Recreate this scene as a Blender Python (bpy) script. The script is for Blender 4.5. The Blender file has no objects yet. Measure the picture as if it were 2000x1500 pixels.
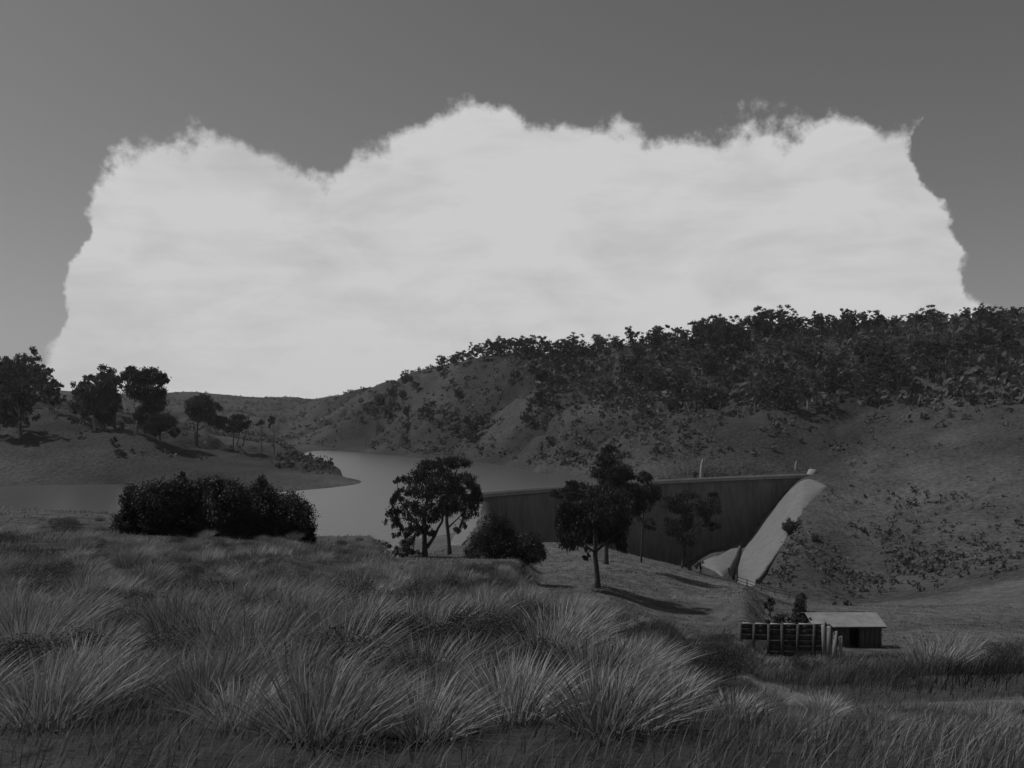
import bpy, math, random
import numpy as np
from mathutils import Vector, Matrix

SEED = 11
rng = np.random.default_rng(SEED)
random.seed(SEED)
scene = bpy.context.scene
COL = scene.collection

# ------------------------------------------------------------------ camera
# world frame: eye at the origin, looking along +Y, z up, metres.
F = 1762.0            # focal length in photo pixels (photo is 2000 x 1500)
CX, HZ = 1000.0, 800.0  # centre column, row of the true horizon
cam_d = bpy.data.cameras.new("camera")
cam = bpy.data.objects.new("camera", cam_d)
COL.objects.link(cam)
cam_d.sensor_width = 36.0
cam_d.lens = 36.0 * F / 2000.0
cam_d.shift_y = 50.0 / 2000.0
cam_d.clip_start = 0.1
cam_d.clip_end = 20000.0
cam.rotation_euler = (math.radians(90), 0, 0)
scene.camera = cam

# ------------------------------------------------------------------ sky and sun
SUN_EL, SUN_AZ = math.radians(54), math.radians(-74)   # azimuth from +Y towards +X
SKY_STRENGTH = 0.05
CLOUD = 0.60
world = bpy.data.worlds.new("World")
scene.world = world
world.use_nodes = True
wn, wl = world.node_tree.nodes, world.node_tree.links
wn.clear()


def N(nt, t, **kw):
    n = nt.nodes.new(t)
    for k, v in kw.items():
        if isinstance(v, dict):
            for kk, vv in v.items():
                n.inputs[kk].default_value = vv
        else:
            setattr(n, k, v)
    return n


def build_world():
    nt = world.node_tree
    sky = N(nt, 'ShaderNodeTexSky')
    sky.sky_type = 'NISHITA'
    sky.sun_disc = False
    sky.sun_elevation = SUN_EL
    sky.sun_rotation = SUN_AZ
    sky.air_density = 1.0
    sky.dust_density = 1.0
    bw = N(nt, 'ShaderNodeRGBToBW')          # the photograph is black and white
    wl.new(sky.outputs[0], bw.inputs[0])
    skyv = N(nt, 'ShaderNodeMath', operation='MULTIPLY'); skyv.inputs[1].default_value = SKY_STRENGTH
    wl.new(bw.outputs[0], skyv.inputs[0])
    tc = N(nt, 'ShaderNodeTexCoord')
    # made-up bright cloud bank, outlined after white masking paint, and others round the horizon
    wn1 = N(nt, 'ShaderNodeTexNoise', noise_dimensions='3D')
    wn1.inputs['Scale'].default_value = 7.5
    wn1.inputs['Detail'].default_value = 9.0
    wn1.inputs['Roughness'].default_value = 0.55
    wl.new(tc.outputs['Generated'], wn1.inputs['Vector'])
    sub = N(nt, 'ShaderNodeVectorMath', operation='SUBTRACT'); sub.inputs[1].default_value = (.5, .5, .5)
    wl.new(wn1.outputs['Color'], sub.inputs[0])
    scl = N(nt, 'ShaderNodeVectorMath', operation='SCALE'); scl.inputs['Scale'].default_value = 0.13
    wl.new(sub.outputs[0], scl.inputs[0])
    add = N(nt, 'ShaderNodeVectorMath', operation='ADD')
    wl.new(tc.outputs['Generated'], add.inputs[0]); wl.new(scl.outputs[0], add.inputs[1])
    sep = N(nt, 'ShaderNodeSeparateXYZ'); wl.new(add.outputs[0], sep.inputs[0])
    at = N(nt, 'ShaderNodeMath', operation='ARCTAN2')
    wl.new(sep.outputs['X'], at.inputs[0]); wl.new(sep.outputs['Y'], at.inputs[1])
    mr = N(nt, 'ShaderNodeMapRange')
    mr.inputs['From Min'].default_value = -math.pi; mr.inputs['From Max'].default_value = math.pi
    wl.new(at.outputs[0], mr.inputs['Value'])
    fc = N(nt, 'ShaderNodeFloatCurve'); wl.new(mr.outputs[0], fc.inputs['Value'])
    pts = []
    # (azimuth in degrees, top of the bank as tan(elevation))
    pts += [(-180, .30), (-165, .33), (-150, .28), (-132, .34), (-120, .30), (-106, .33), (-92, .27), (-76, .31),
            (-62, .27), (-50, .30), (-44, .26), (-40, .12), (-37, .06), (-34, .05)]
    for px, py in ((-60, 720), (30, 690), (95, 640), (140, 540), (165, 410), (195, 315), (250, 275), (330, 255), (470, 268), (610, 297), (700, 262), (830, 225), (960, 205), (1090, 212),
                   (1230, 232), (1330, 240), (1470, 225), (1600, 235), (1740, 240), (1795, 290), (1832, 410), (1865, 520), (1920, 590), (2020, 640)):
        a = math.atan((px - CX) / F)
        pts.append((math.degrees(a), (HZ - py) / F * math.cos(a)))
    pts += [(34, .07), (38, .08), (41, .18), (45, .26), (52, .31), (64, .27), (78, .32), (94, .28), (108, .34), (122, .29), (138, .33), (152, .27), (166, .32), (180, .30)]
    cm = fc.mapping; cm.use_clip = False
    c = cm.curves[0]
    while len(c.points) > 2:
        c.points.remove(c.points[1])
    c.points[0].location = (0, .30); c.points[1].location = (1, .30)
    for a, t in pts[1:-1]:
        c.points.new((a + 180) / 360, t)
    cm.update()
    dx = N(nt, 'ShaderNodeVectorMath', operation='MULTIPLY'); dx.inputs[1].default_value = (1, 1, 0)
    wl.new(add.outputs[0], dx.inputs[0])
    ln = N(nt, 'ShaderNodeVectorMath', operation='LENGTH'); wl.new(dx.outputs[0], ln.inputs[0])
    tn = N(nt, 'ShaderNodeMath', operation='DIVIDE')
    wl.new(sep.outputs['Z'], tn.inputs[0]); wl.new(ln.outputs['Value'], tn.inputs[1])
    df = N(nt, 'ShaderNodeMath', operation='SUBTRACT')
    wl.new(fc.outputs[0], df.inputs[0]); wl.new(tn.outputs[0], df.inputs[1])
    ms = N(nt, 'ShaderNodeMapRange', interpolation_type='SMOOTHSTEP')
    ms.inputs['From Min'].default_value = -0.006; ms.inputs['From Max'].default_value = 0.018
    n3 = N(nt, 'ShaderNodeTexNoise'); n3.inputs['Scale'].default_value = 13.0; n3.inputs['Detail'].default_value = 9
    n3.inputs['Roughness'].default_value = .62
    wl.new(tc.outputs['Generated'], n3.inputs['Vector'])
    m3 = N(nt, 'ShaderNodeMath', operation='MULTIPLY_ADD'); m3.inputs[1].default_value = .13; m3.inputs[2].default_value = -.065
    wl.new(n3.outputs[0], m3.inputs[0])
    a3 = N(nt, 'ShaderNodeMath', operation='ADD'); wl.new(df.outputs[0], a3.inputs[0]); wl.new(m3.outputs[0], a3.inputs[1])
    wl.new(a3.outputs[0], ms.inputs['Value'])
    # soft grey streaks inside the bank
    mp = N(nt, 'ShaderNodeMapping'); mp.inputs['Scale'].default_value = (2.2, 2.2, 11.0)
    mp.inputs['Rotation'].default_value = (0.12, 0.10, 0)
    wl.new(tc.outputs['Generated'], mp.inputs['Vector'])
    n2 = N(nt, 'ShaderNodeTexNoise'); n2.inputs['Scale'].default_value = 2.4
    n2.inputs['Detail'].default_value = 8; n2.inputs['Roughness'].default_value = .6
    wl.new(mp.outputs[0], n2.inputs['Vector'])
    m2 = N(nt, 'ShaderNodeMapRange'); m2.inputs['From Min'].default_value = .34; m2.inputs['From Max'].default_value = .54
    m2.inputs['To Min'].default_value = CLOUD * .80; m2.inputs['To Max'].default_value = CLOUD
    # billows: shaded hollows between lit heads of cloud
    n4 = N(nt, 'ShaderNodeTexNoise'); n4.inputs['Scale'].default_value = 6.5; n4.inputs['Detail'].default_value = 10
    n4.inputs['Roughness'].default_value = .58; n4.inputs['Distortion'].default_value = .6
    mp4 = N(nt, 'ShaderNodeMapping'); mp4.inputs['Scale'].default_value = (1, 1, 2.4)
    wl.new(tc.outputs['Generated'], mp4.inputs['Vector']); wl.new(mp4.outputs[0], n4.inputs['Vector'])
    av = N(nt, 'ShaderNodeMix', data_type='FLOAT'); av.inputs[0].default_value = .6
    wl.new(n2.outputs[0], av.inputs[2]); wl.new(n4.outputs[0], av.inputs[3])
    wl.new(av.outputs[0], m2.inputs['Value'])
    mix = N(nt, 'ShaderNodeMix', data_type='FLOAT')
    wl.new(ms.outputs[0], mix.inputs[0]); wl.new(skyv.outputs[0], mix.inputs[2]); wl.new(m2.outputs[0], mix.inputs[3])
    bg = N(nt, 'ShaderNodeBackground'); bg.inputs['Strength'].default_value = 1.0
    wl.new(mix.outputs[0], bg.inputs['Color'])
    out = N(nt, 'ShaderNodeOutputWorld'); wl.new(bg.outputs[0], out.inputs['Surface'])


build_world()
sund = bpy.data.lights.new("sun", 'SUN')
sund.energy = 3.1
sund.angle = math.radians(0.53)
sund.color = (1, 1, 1)
sun = bpy.data.objects.new("sun", sund); COL.objects.link(sun)
sdir = Vector((math.sin(SUN_AZ) * math.cos(SUN_EL), math.cos(SUN_AZ) * math.cos(SUN_EL), math.sin(SUN_EL)))
sun.rotation_euler = sdir.to_track_quat('Z', 'Y').to_euler()
vs = scene.view_settings
vs.view_transform = 'Standard'; vs.look = 'None'; vs.exposure = 0.0; vs.gamma = 1.0; vs.use_curve_mapping = False

# ------------------------------------------------------------------ materials
MATS = {}


def grey_mat(name, lo, hi, scale=4.0, detail=6, rough=0.95, bump=0.0, bump_scale=None, stretch=(1, 1, 1),
             translucent=0.0, attr=None, spec=0.15, scale2=None, amp2=0.5, vary=0.0):
    m = bpy.data.materials.new(name); m.use_nodes = True
    nt = m.node_tree; nt.nodes.clear(); L = nt.links
    out = N(nt, 'ShaderNodeOutputMaterial')
    tc = N(nt, 'ShaderNodeTexCoord')
    mp = N(nt, 'ShaderNodeMapping'); mp.inputs['Scale'].default_value = stretch
    L.new(tc.outputs['Object'], mp.inputs[0])
    nz = N(nt, 'ShaderNodeTexNoise'); nz.inputs['Scale'].default_value = scale
    nz.inputs['Detail'].default_value = detail; nz.inputs['Roughness'].default_value = .62
    L.new(mp.outputs[0], nz.inputs['Vector'])
    val = nz.outputs[0]
    if scale2:
        nb = N(nt, 'ShaderNodeTexNoise'); nb.inputs['Scale'].default_value = scale2
        nb.inputs['Detail'].default_value = 5
        L.new(mp.outputs[0], nb.inputs['Vector'])
        mx = N(nt, 'ShaderNodeMix', data_type='FLOAT'); mx.inputs[0].default_value = amp2
        L.new(val, mx.inputs[2]); L.new(nb.outputs[0], mx.inputs[3]); val = mx.outputs[0]
    mr = N(nt, 'ShaderNodeMapRange'); mr.inputs['From Min'].default_value = .32; mr.inputs['From Max'].default_value = .68
    mr.inputs['To Min'].default_value = lo; mr.inputs['To Max'].default_value = hi
    L.new(val, mr.inputs['Value'])
    v = mr.outputs[0]
    if attr:
        an = N(nt, 'ShaderNodeAttribute', attribute_name=attr)
        mu = N(nt, 'ShaderNodeMath', operation='MULTIPLY'); L.new(v, mu.inputs[0]); L.new(an.outputs['Fac'], mu.inputs[1])
        v = mu.outputs[0]
    if vary:
        oi = N(nt, 'ShaderNodeObjectInfo')
        vr = N(nt, 'ShaderNodeMapRange'); vr.inputs['To Min'].default_value = 1 - vary; vr.inputs['To Max'].default_value = 1 + vary
        L.new(oi.outputs['Random'], vr.inputs['Value'])
        mv = N(nt, 'ShaderNodeMath', operation='MULTIPLY'); L.new(v, mv.inputs[0]); L.new(vr.outputs[0], mv.inputs[1]); v = mv.outputs[0]
    cmb = N(nt, 'ShaderNodeCombineColor')
    for k in range(3):
        L.new(v, cmb.inputs[k])
    p = N(nt, 'ShaderNodeBsdfPrincipled'); p.inputs['Roughness'].default_value = rough
    p.inputs['Specular IOR Level'].default_value = spec
    L.new(cmb.outputs[0], p.inputs['Base Color'])
    sh = p.outputs[0]
    if bump:
        nb2 = N(nt, 'ShaderNodeTexNoise'); nb2.inputs['Scale'].default_value = bump_scale or scale * 3
        nb2.inputs['Detail'].default_value = 6
        L.new(mp.outputs[0], nb2.inputs['Vector'])
        b = N(nt, 'ShaderNodeBump'); b.inputs['Strength'].default_value = min(bump, 1.0)
        b.inputs['Distance'].default_value = max(bump, 1.0) if bump > 1 else bump
        L.new(nb2.outputs[0], b.inputs['Height']); L.new(b.outputs[0], p.inputs['Normal'])
    if translucent:
        tr = N(nt, 'ShaderNodeBsdfTranslucent'); L.new(cmb.outputs[0], tr.inputs['Color'])
        ms = N(nt, 'ShaderNodeMixShader'); ms.inputs[0].default_value = translucent
        L.new(sh, ms.inputs[1]); L.new(tr.outputs[0], ms.inputs[2]); sh = ms.outputs[0]
    L.new(sh, out.inputs['Surface'])
    MATS[name] = m
    return m


grey_mat('hill_ground', .030, .120, scale=.05, detail=10, bump=1.2, bump_scale=.6, scale2=.5, amp2=.55, attr='tone')
grey_mat('pale_earth', .09, .17, scale=.25, detail=9, bump=.15, bump_scale=1.5, scale2=2.0)
grey_mat('path_earth', .055, .12, scale=1.6, detail=9, bump=.05, bump_scale=9, scale2=12.0)
grey_mat('grass', .12, .185, scale=.4, detail=5, translucent=.28, attr='tone', vary=.12)
grey_mat('tussock_grass', .105, .18, scale=.4, detail=5, translucent=.25, attr='tone', vary=.38)
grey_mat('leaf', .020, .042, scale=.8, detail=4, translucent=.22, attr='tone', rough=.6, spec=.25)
grey_mat('far_leaf_hazed', .034, .070, scale=.15, detail=4, translucent=.15, attr='tone', vary=.5)  # paler than near leaf: distance haze and sunlit tops put into the colour
grey_mat('bark', .03, .075, scale=2.2, detail=7, stretch=(3, 3, .5), bump=.06, bump_scale=8)
grey_mat('pale_bark', .16, .30, scale=1.5, detail=7, stretch=(3, 3, .4), bump=.05, bump_scale=6)
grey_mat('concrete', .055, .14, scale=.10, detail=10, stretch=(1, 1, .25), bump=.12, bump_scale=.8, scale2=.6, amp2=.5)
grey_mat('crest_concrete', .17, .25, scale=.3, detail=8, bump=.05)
grey_mat('old_wood', .045, .10, scale=3, detail=8, stretch=(1, 1, 8), bump=.03, bump_scale=20)
grey_mat('pale_wood', .17, .30, scale=4, detail=8, stretch=(6, 6, .5), bump=.03, bump_scale=14)
grey_mat('iron_roof', .12, .20, scale=1.2, detail=8, rough=.6, spec=.3)
grey_mat('painted_door_shade', .012, .02, scale=2)  # near-black colour standing in for shade inside the shed


def water_mat():
    m = bpy.data.materials.new('reservoir_water'); m.use_nodes = True
    nt = m.node_tree; nt.nodes.clear(); L = nt.links
    out = N(nt, 'ShaderNodeOutputMaterial'); p = N(nt, 'ShaderNodeBsdfPrincipled')
    p.inputs['Base Color'].default_value = (.05, .05, .05, 1)
    p.inputs['Roughness'].default_value = .28
    p.inputs['IOR'].default_value = 1.33
    tc = N(nt, 'ShaderNodeTexCoord')
    nz = N(nt, 'ShaderNodeTexNoise'); nz.inputs['Scale'].default_value = .35; nz.inputs['Detail'].default_value = 6
    L.new(tc.outputs['Object'], nz.inputs['Vector'])
    b = N(nt, 'ShaderNodeBump'); b.inputs['Strength'].default_value = .5; b.inputs['Distance'].default_value = .35
    L.new(nz.outputs[0], b.inputs['Height']); L.new(b.outputs[0], p.inputs['Normal'])
    L.new(p.outputs[0], out.inputs['Surface'])
    MATS['reservoir_water'] = m


water_mat()

# ------------------------------------------------------------------ mesh helpers


def fast_mesh(name, verts, faces, tone=None, smooth=False):
    """verts (n,3); faces: (m,k) int array of equal sized polygons."""
    verts = np.asarray(verts, np.float32); faces = np.asarray(faces, np.int32)
    me = bpy.data.meshes.new(name)
    me.vertices.add(len(verts)); me.vertices.foreach_set('co', verts.ravel())
    m, k = faces.shape
    me.loops.add(m * k); me.loops.foreach_set('vertex_index', faces.ravel())
    me.polygons.add(m)
    me.polygons.foreach_set('loop_start', np.arange(0, m * k, k, dtype=np.int32))
    me.polygons.foreach_set('loop_total', np.full(m, k, np.int32))
    if smooth:
        me.polygons.foreach_set('use_smooth', np.ones(m, bool))
    me.update(calc_edges=True)
    if tone is not None:
        a = me.attributes.new('tone', 'FLOAT', 'POINT')
        a.data.foreach_set('value', np.asarray(tone, np.float32))
    return me


def obj(name, me, mat=None, parent=None, loc=None):
    o = bpy.data.objects.new(name, me)
    COL.objects.link(o)
    if mat and me and not me.materials:
        me.materials.append(MATS[mat])
    if parent:
        o.parent = parent
    if loc is not None:
        o.location = loc
    return o


def tag(o, label=None, cat=None, group=None, kind=None):
    if label: o['label'] = label
    if cat: o['category'] = cat
    if group: o['group'] = group
    if kind: o['kind'] = kind
    return o


def empty(name, loc):
    o = bpy.data.objects.new(name, None); o.empty_display_size = .5
    COL.objects.link(o); o.location = loc
    return o


class MB:
    """collects quads"""
    def __init__(s): s.v = []; s.f = []

    def box(s, c, size, rot=None):
        i = len(s.v)
        hx, hy, hz_ = size[0] / 2, size[1] / 2, size[2] / 2
        for sx, sy, sz in ((-1, -1, -1), (1, -1, -1), (1, 1, -1), (-1, 1, -1), (-1, -1, 1), (1, -1, 1), (1, 1, 1), (-1, 1, 1)):
            p = Vector((sx * hx, sy * hy, sz * hz_))
            if rot is not None: p = rot @ p
            s.v.append(tuple(p + Vector(c)))
        for q in ((0, 3, 2, 1), (4, 5, 6, 7), (0, 1, 5, 4), (1, 2, 6, 5), (2, 3, 7, 6), (3, 0, 4, 7)):
            s.f.append([i + k for k in q])
        return s

    def tube(s, path, rad, n=7, cap=True):
        P = [Vector(p) for p in path]
        rings = []
        for j, p in enumerate(P):
            t = (P[min(j + 1, len(P) - 1)] - P[max(j - 1, 0)]).normalized()
            a = t.cross(Vector((0.31, 0.95, 0.05))).normalized(); b = t.cross(a).normalized()
            i = len(s.v)
            for k in range(n):
                th = 2 * math.pi * k / n
                s.v.append(tuple(p + rad[j] * (math.cos(th) * a + math.sin(th) * b)))
            rings.append(i)
        for j in range(len(rings) - 1):
            for k in range(n):
                k2 = (k + 1) % n
                s.f.append([rings[j] + k, rings[j] + k2, rings[j + 1] + k2, rings[j + 1] + k])
        return s

    def mesh(s, name, smooth=False):
        return fast_mesh(name, s.v, s.f, smooth=smooth)


# ------------------------------------------------------------------ noise
_PERM = rng.permutation(512)
_VAL = rng.random(512)


def vnoise(x, y):
    xi = np.floor(x).astype(int); yi = np.floor(y).astype(int)
    fx = x - xi; fy = y - yi
    fx = fx * fx * (3 - 2 * fx); fy = fy * fy * (3 - 2 * fy)

    def h(a, b): return _VAL[_PERM[(a + _PERM[b & 511]) & 511]]
    return (h(xi, yi) * (1 - fx) + h(xi + 1, yi) * fx) * (1 - fy) + (h(xi, yi + 1) * (1 - fx) + h(xi + 1, yi + 1) * fx) * fy


def fbm(x, y, oct=4):
    r = 0; a = .5; t = 0
    for k in range(oct):
        r = r + a * vnoise(x * 2 ** k + 17.3 * k, y * 2 ** k + 9.1 * k); t += a; a *= .5
    return r / t - .5


def pchip(xk, yk, x):
    """monotone cubic through (xk, yk[..., k]); yk may be 2D (rows, k)."""
    xk = np.asarray(xk, float); yk = np.atleast_2d(np.asarray(yk, float))
    h = np.diff(xk); dl = np.diff(yk, axis=1) / h
    d = np.zeros_like(yk)
    w1 = 2 * h[1:] + h[:-1]; w2 = h[1:] + 2 * h[:-1]
    a, b = dl[:, :-1], dl[:, 1:]
    ok = a * b > 0
    with np.errstate(divide='ignore', invalid='ignore'):
        hm = (w1 + w2) / (w1 / a + w2 / b)
    d[:, 1:-1] = np.where(ok, hm, 0)
    d[:, 0] = dl[:, 0]; d[:, -1] = dl[:, -1]
    x = np.clip(x, xk[0], xk[-1])
    i = np.clip(np.searchsorted(xk, x) - 1, 0, len(xk) - 2)
    hh = h[i]; t = (x - xk[i]) / hh
    h00 = 2 * t**3 - 3 * t**2 + 1; h10 = t**3 - 2 * t**2 + t; h01 = -2 * t**3 + 3 * t**2; h11 = t**3 - t**2
    return h00 * yk[:, i] + h10 * hh * d[:, i] + h01 * yk[:, i + 1] + h11 * hh * d[:, i + 1]


# ------------------------------------------------------------------ terrain
WATER = -31.5
CREST = -30.0


def P(d, py): return (d, -(py - HZ) / F * d)


W_ = WATER
NEAR = [(1.0, -1.62), (3, -1.68)]
LEFT = NEAR + [P(4.4, 1480), P(6, 1375), P(10, 1265), P(15, 1195), P(25, 1125), P(40, 1078), P(56, 1050), P(75, 1036)]
MIDL = NEAR + [P(4.4, 1490), P(6, 1385), P(10, 1280), P(15, 1210), P(25, 1145), P(40, 1095), P(60, 1062), P(75, 1048)]
MID = NEAR + [P(4.4, 1500), P(6, 1392), P(10, 1285), P(15, 1215), P(25, 1160), P(40, 1125), P(60, 1108), P(90, 1097), P(106, 1088)]
MIDR = NEAR + [P(4.4, 1500), P(6, 1395), P(10, 1294), P(15, 1236), P(25, 1210), P(40, 1200), P(60, 1192), P(80, 1176), P(94, 1150)]
RIGHT = NEAR + [P(4.4, 1500), P(6, 1405), P(10, 1330), P(15, 1300), P(25, 1275), P(42, 1262)]
FR = NEAR + [P(4.4, 1500), P(6, 1410), P(10, 1345), P(15, 1320), P(25, 1303), P(42, 1290), P(90, 1264)]
COLS = {
    -700: LEFT[:-3] + [P(40, 1050), P(56, 1010), P(75, 965)] + [(130, -24), (220, -33), (300, -37), (350, W_), (450, -6), (560, 12), (750, 30), (1100, 36), (2000, 45), (3000, 50)],
    0: LEFT[:-3] + [P(40, 1066), P(56, 1028), P(75, 990)] + [(130, -26), (210, -36), (300, -38), (372, W_), (450, -7), (540, 6), (700, 14), (1000, 22), (2000, 42), (3000, 50)],
    215: LEFT[:-3] + [P(40, 1070), P(56, 1038), P(75, 1004)] + [(130, -27), (200, -38), (300, -40), (380, W_), P(450, 840), (520, -5), (650, -2), (900, -8), (1500, 18), (2500, 40), (3000, 40)],
    400: LEFT + [(130, -27), (200, -38), (300, -40), (351, W_), P(420, 905), P(480, 867), P(560, 848), (700, -20), (900, -15), (1300, 8), (1800, 29), (2400, 20), (3000, 20)],
    540: LEFT[:-1] + [P(75, 1044), (130, -27), (200, -38), (300, -40), (345, W_), P(420, 916), P(520, 882), P(620, 870), (735, W_), (760, -34), (790, W_), (1000, -18), (1400, 6), (1900, 27), (2500, 20), (3000, 20)],
    640: MIDL + [(130, -27), (190, -38), (300, -42), (362, W_), P(420, 922), P(470, 906), (525, W_), (600, -37), (690, W_), (800, -18), (1000, 3), (1300, 17), (1700, 15), (3000, 20)],
    715: MIDL + [(130, -27), (200, -38), (300, -42), (390, W_ - .4), (400, W_ - .5), (430, -38), (560, -42), (650, W_), (720, -22), (850, 2), (1000, 26), (1300, 20), (3000, 20)],
    800: MID[:-1] + [P(106, 1086), (150, -25), (215, W_ + .3), (260, -40), (350, -46), (500, -44), (597, W_), (650, -23), (750, 0), (870, 34), (960, 34), (1300, 15), (3000, 20)],
    890: MID + [P(150, 1066), P(200, 1050), P(260, 1022), (305, -31.0), (330, -38), (400, -46), (480, -42), (560, W_), (610, -22), (690, 0), (800, 42), (900, 44), (1200, 25), (3000, 20)],
    945: MID[:-1] + [P(106, 1084), P(150, 1062), P(200, 1046), P(260, 1015), (312, -31.6), (322, -34), (345, -44), (440, -46), (535, W_), (580, -21), (650, 0), (720, 25), (800, 50), (900, 48), (1200, 25), (3000, 20)],
    1000: MID[:-1] + [P(106, 1088), P(150, 1062), (200, -36), (270, -46), (330, -48), (350, -50), (430, -46), (495, W_), (540, -20), (610, 2), (690, 28), (770, 51), (880, 48), (1200, 25), (3000, 20)],
    1060: MIDR + [P(125, 1105), P(155, 1058), (200, -42), (270, -60), (340, -62), (360, -60), (410, -46), (444, W_), (485, -21), (540, -6), (610, 14), (690, 38), (760, 52), (870, 48), (1200, 25), (3000, 20)],
    1165: MIDR + [P(125, 1106), P(158, 1068), (200, -44), (260, -66), (350, -68), (372, -66), (395, -48), (417, W_), (450, -20), (510, -6), (590, 16), (670, 38), (750, 52), (870, 48), (1200, 25), (3000, 20)],
    1290: MIDR[:-5] + [P(15, 1248), P(25, 1238), P(40, 1232), P(60, 1226), P(80, 1212), P(94, 1180), P(110, 1146), P(125, 1120), P(152, 1098), (200, -45), (260, -66), (375, -68), (384, -66), (393, -36), (397, W_ + .3), (425, -20), (460, -6), (485, -1.5), (515, 0), (545, 6), (610, 26), (690, 46), (770, 54), (900, 48), (3000, 20)],
    1400: RIGHT + [P(70, 1240), P(85, 1214), P(100, 1176), P(120, 1146), P(150, 1126), (200, -44), (250, -49.5), (285, -52), (320, -55), (350, -57), (386, -58.5), (394, -56), (402, -31), (430, -19), (465, -3), (485, 0), (515, 1.5), (550, 10), (620, 34), (700, 52), (800, 56), (3000, 30)],
    1450: RIGHT + [P(70, 1225), P(100, 1170), P(150, 1139), (200, -44), (255, -51), (310, -55.5), (350, -57.5), (391, -57), (397, -52), (406, -30.5), (432, -18), (465, -3), (485, 0), (512, 1.5), (550, 13), (620, 38), (700, 55), (800, 58), (3000, 30)],
    1500: FR[:-1] + [P(90, 1225), P(150, 1158), (200, -42), (240, -47.5), (300, -51.5), (350, -49.5), (396, -45), (402, -40), (410, -29.5), (436, -17), (465, -4), (485, -1), (512, 1), (550, 14), (620, 40), (700, 55), (800, 58), (3000, 30)],
    1575: FR[:-1] + [P(90, 1245), P(160, 1172), P(232, 1167), (280, -46), (340, -40.5), (385, -32.5), (412, -28.6), (440, -18), (490, -1), (550, 18), (630, 44), (700, 57), (800, 60), (3000, 30)],
    1675: FR + [P(150, 1183), P(240, 1166), P(290, 1098), P(350, 1000), P(400, 925), (440, -14), (480, -1), (540, 20), (620, 46), (700, 58), (800, 60), (3000, 30)],
    2000: FR + [P(150, 1188), P(230, 1130), P(290, 1040), P(350, 925), (410, -5), (470, 14), (560, 42), (680, 68), (800, 72), (3000, 30)],
    2700: FR + [P(150, 1190), (220, -30), (300, -18), (400, 8), (500, 30), (650, 60), (800, 70), (3000, 30)],
}
VIEW = math.radians(33)
ANG = np.concatenate([np.linspace(-math.pi, -VIEW, 90, endpoint=False), np.linspace(-VIEW, VIEW, 640, endpoint=False),
                      np.linspace(VIEW, math.pi, 91)])
LD = np.linspace(math.log(1.0), math.log(3000.0), 520)


def make_terrain():
    cpx = sorted(COLS)
    tab = np.array([pchip([math.log(p[0]) for p in COLS[c]], [p[1] for p in COLS[c]], LD)[0] for c in cpx])   # (cols, rows)
    am = np.clip(ANG, -math.radians(44), math.radians(44))
    px = np.clip(CX + F * np.tan(am), -700, 2700)
    Z = pchip(cpx, tab.T, px).T                 # (angles, rows)
    d = np.exp(LD)[None, :] * np.ones((len(ANG), 1))
    r = d / np.cos(am)[:, None]
    X = r * np.sin(ANG)[:, None]; Y = r * np.cos(ANG)[:, None]
    n1 = fbm(X / 3.1, Y / 3.1, 3) * .55 * np.clip((d - 3) / 6, 0, 1) * np.clip((95 - d) / 40, 0, 1)
    n2 = fbm(X / 38, Y / 38, 5) * np.clip((d - 400) / 120, 0, 1) * 7 * np.clip((Z - W_ - 1) / 6, 0, 1)
    gul = np.abs(fbm(X / 48 + 9, Y / 85 + 2, 4)) * 2
    n2 = n2 - np.clip(.20 - gul, 0, 1) * 48 * np.clip((d - 410) / 120, 0, 1) * np.clip((Z - W_ - 3) / 12, 0, 1) * np.clip((1500 - d) / 500, 0, 1)
    n2b = fbm(X / 130 + 4, Y / 130, 3) * np.clip((d - 480) / 200, 0, 1) * 18 * np.clip((Z - W_ - 2) / 14, 0, 1)
    n3 = fbm(X / 14, Y / 14, 4) * .9 * np.clip((d - 60) / 60, 0, 1) * np.clip(np.abs(Z - W_) / 2, 0, 1)
    Z = Z + n1 + n2 + n2b + n3
    return X, Y, Z


TX, TY, TZ = make_terrain()


def hz(x, y):
    """ground height at plan position(s)"""
    x = np.asarray(x, float); y = np.asarray(y, float)
    a = np.arctan2(x, y)
    am = np.clip(a, -math.radians(44), math.radians(44))
    d = np.maximum(np.hypot(x, y) * np.cos(am), 1.0001)
    i = np.clip(np.searchsorted(ANG, a) - 1, 0, len(ANG) - 2)
    fa = np.clip((a - ANG[i]) / (ANG[i + 1] - ANG[i]), 0, 1)
    t = (np.log(d) - LD[0]) / (LD[1] - LD[0])
    j = np.clip(t.astype(int), 0, len(LD) - 2); fd = np.clip(t - j, 0, 1)
    return (TZ[i, j] * (1 - fa) + TZ[i + 1, j] * fa) * (1 - fd) + (TZ[i, j + 1] * (1 - fa) + TZ[i + 1, j + 1] * fa) * fd


def at(px, d):
    """ground point seen in column px at distance d"""
    x = (px - CX) / F * d
    return Vector((x, d, float(hz(x, d))))


def hit(px, py, d0, d1):
    """first ground point along the column between two distances that shows at row py"""
    d = np.linspace(d0, d1, 600)
    x = (px - CX) / F * d
    q = HZ - F * hz(x, d) / d
    for k in range(len(d) - 1):
        if (q[k] - py) * (q[k + 1] - py) <= 0:
            return at(px, d[k])
    k = int(np.argmin(np.abs(q - py)))
    return at(px, d[k])


def pix(p): return CX + F * p[0] / p[1], HZ - F * p[2] / p[1]


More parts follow.
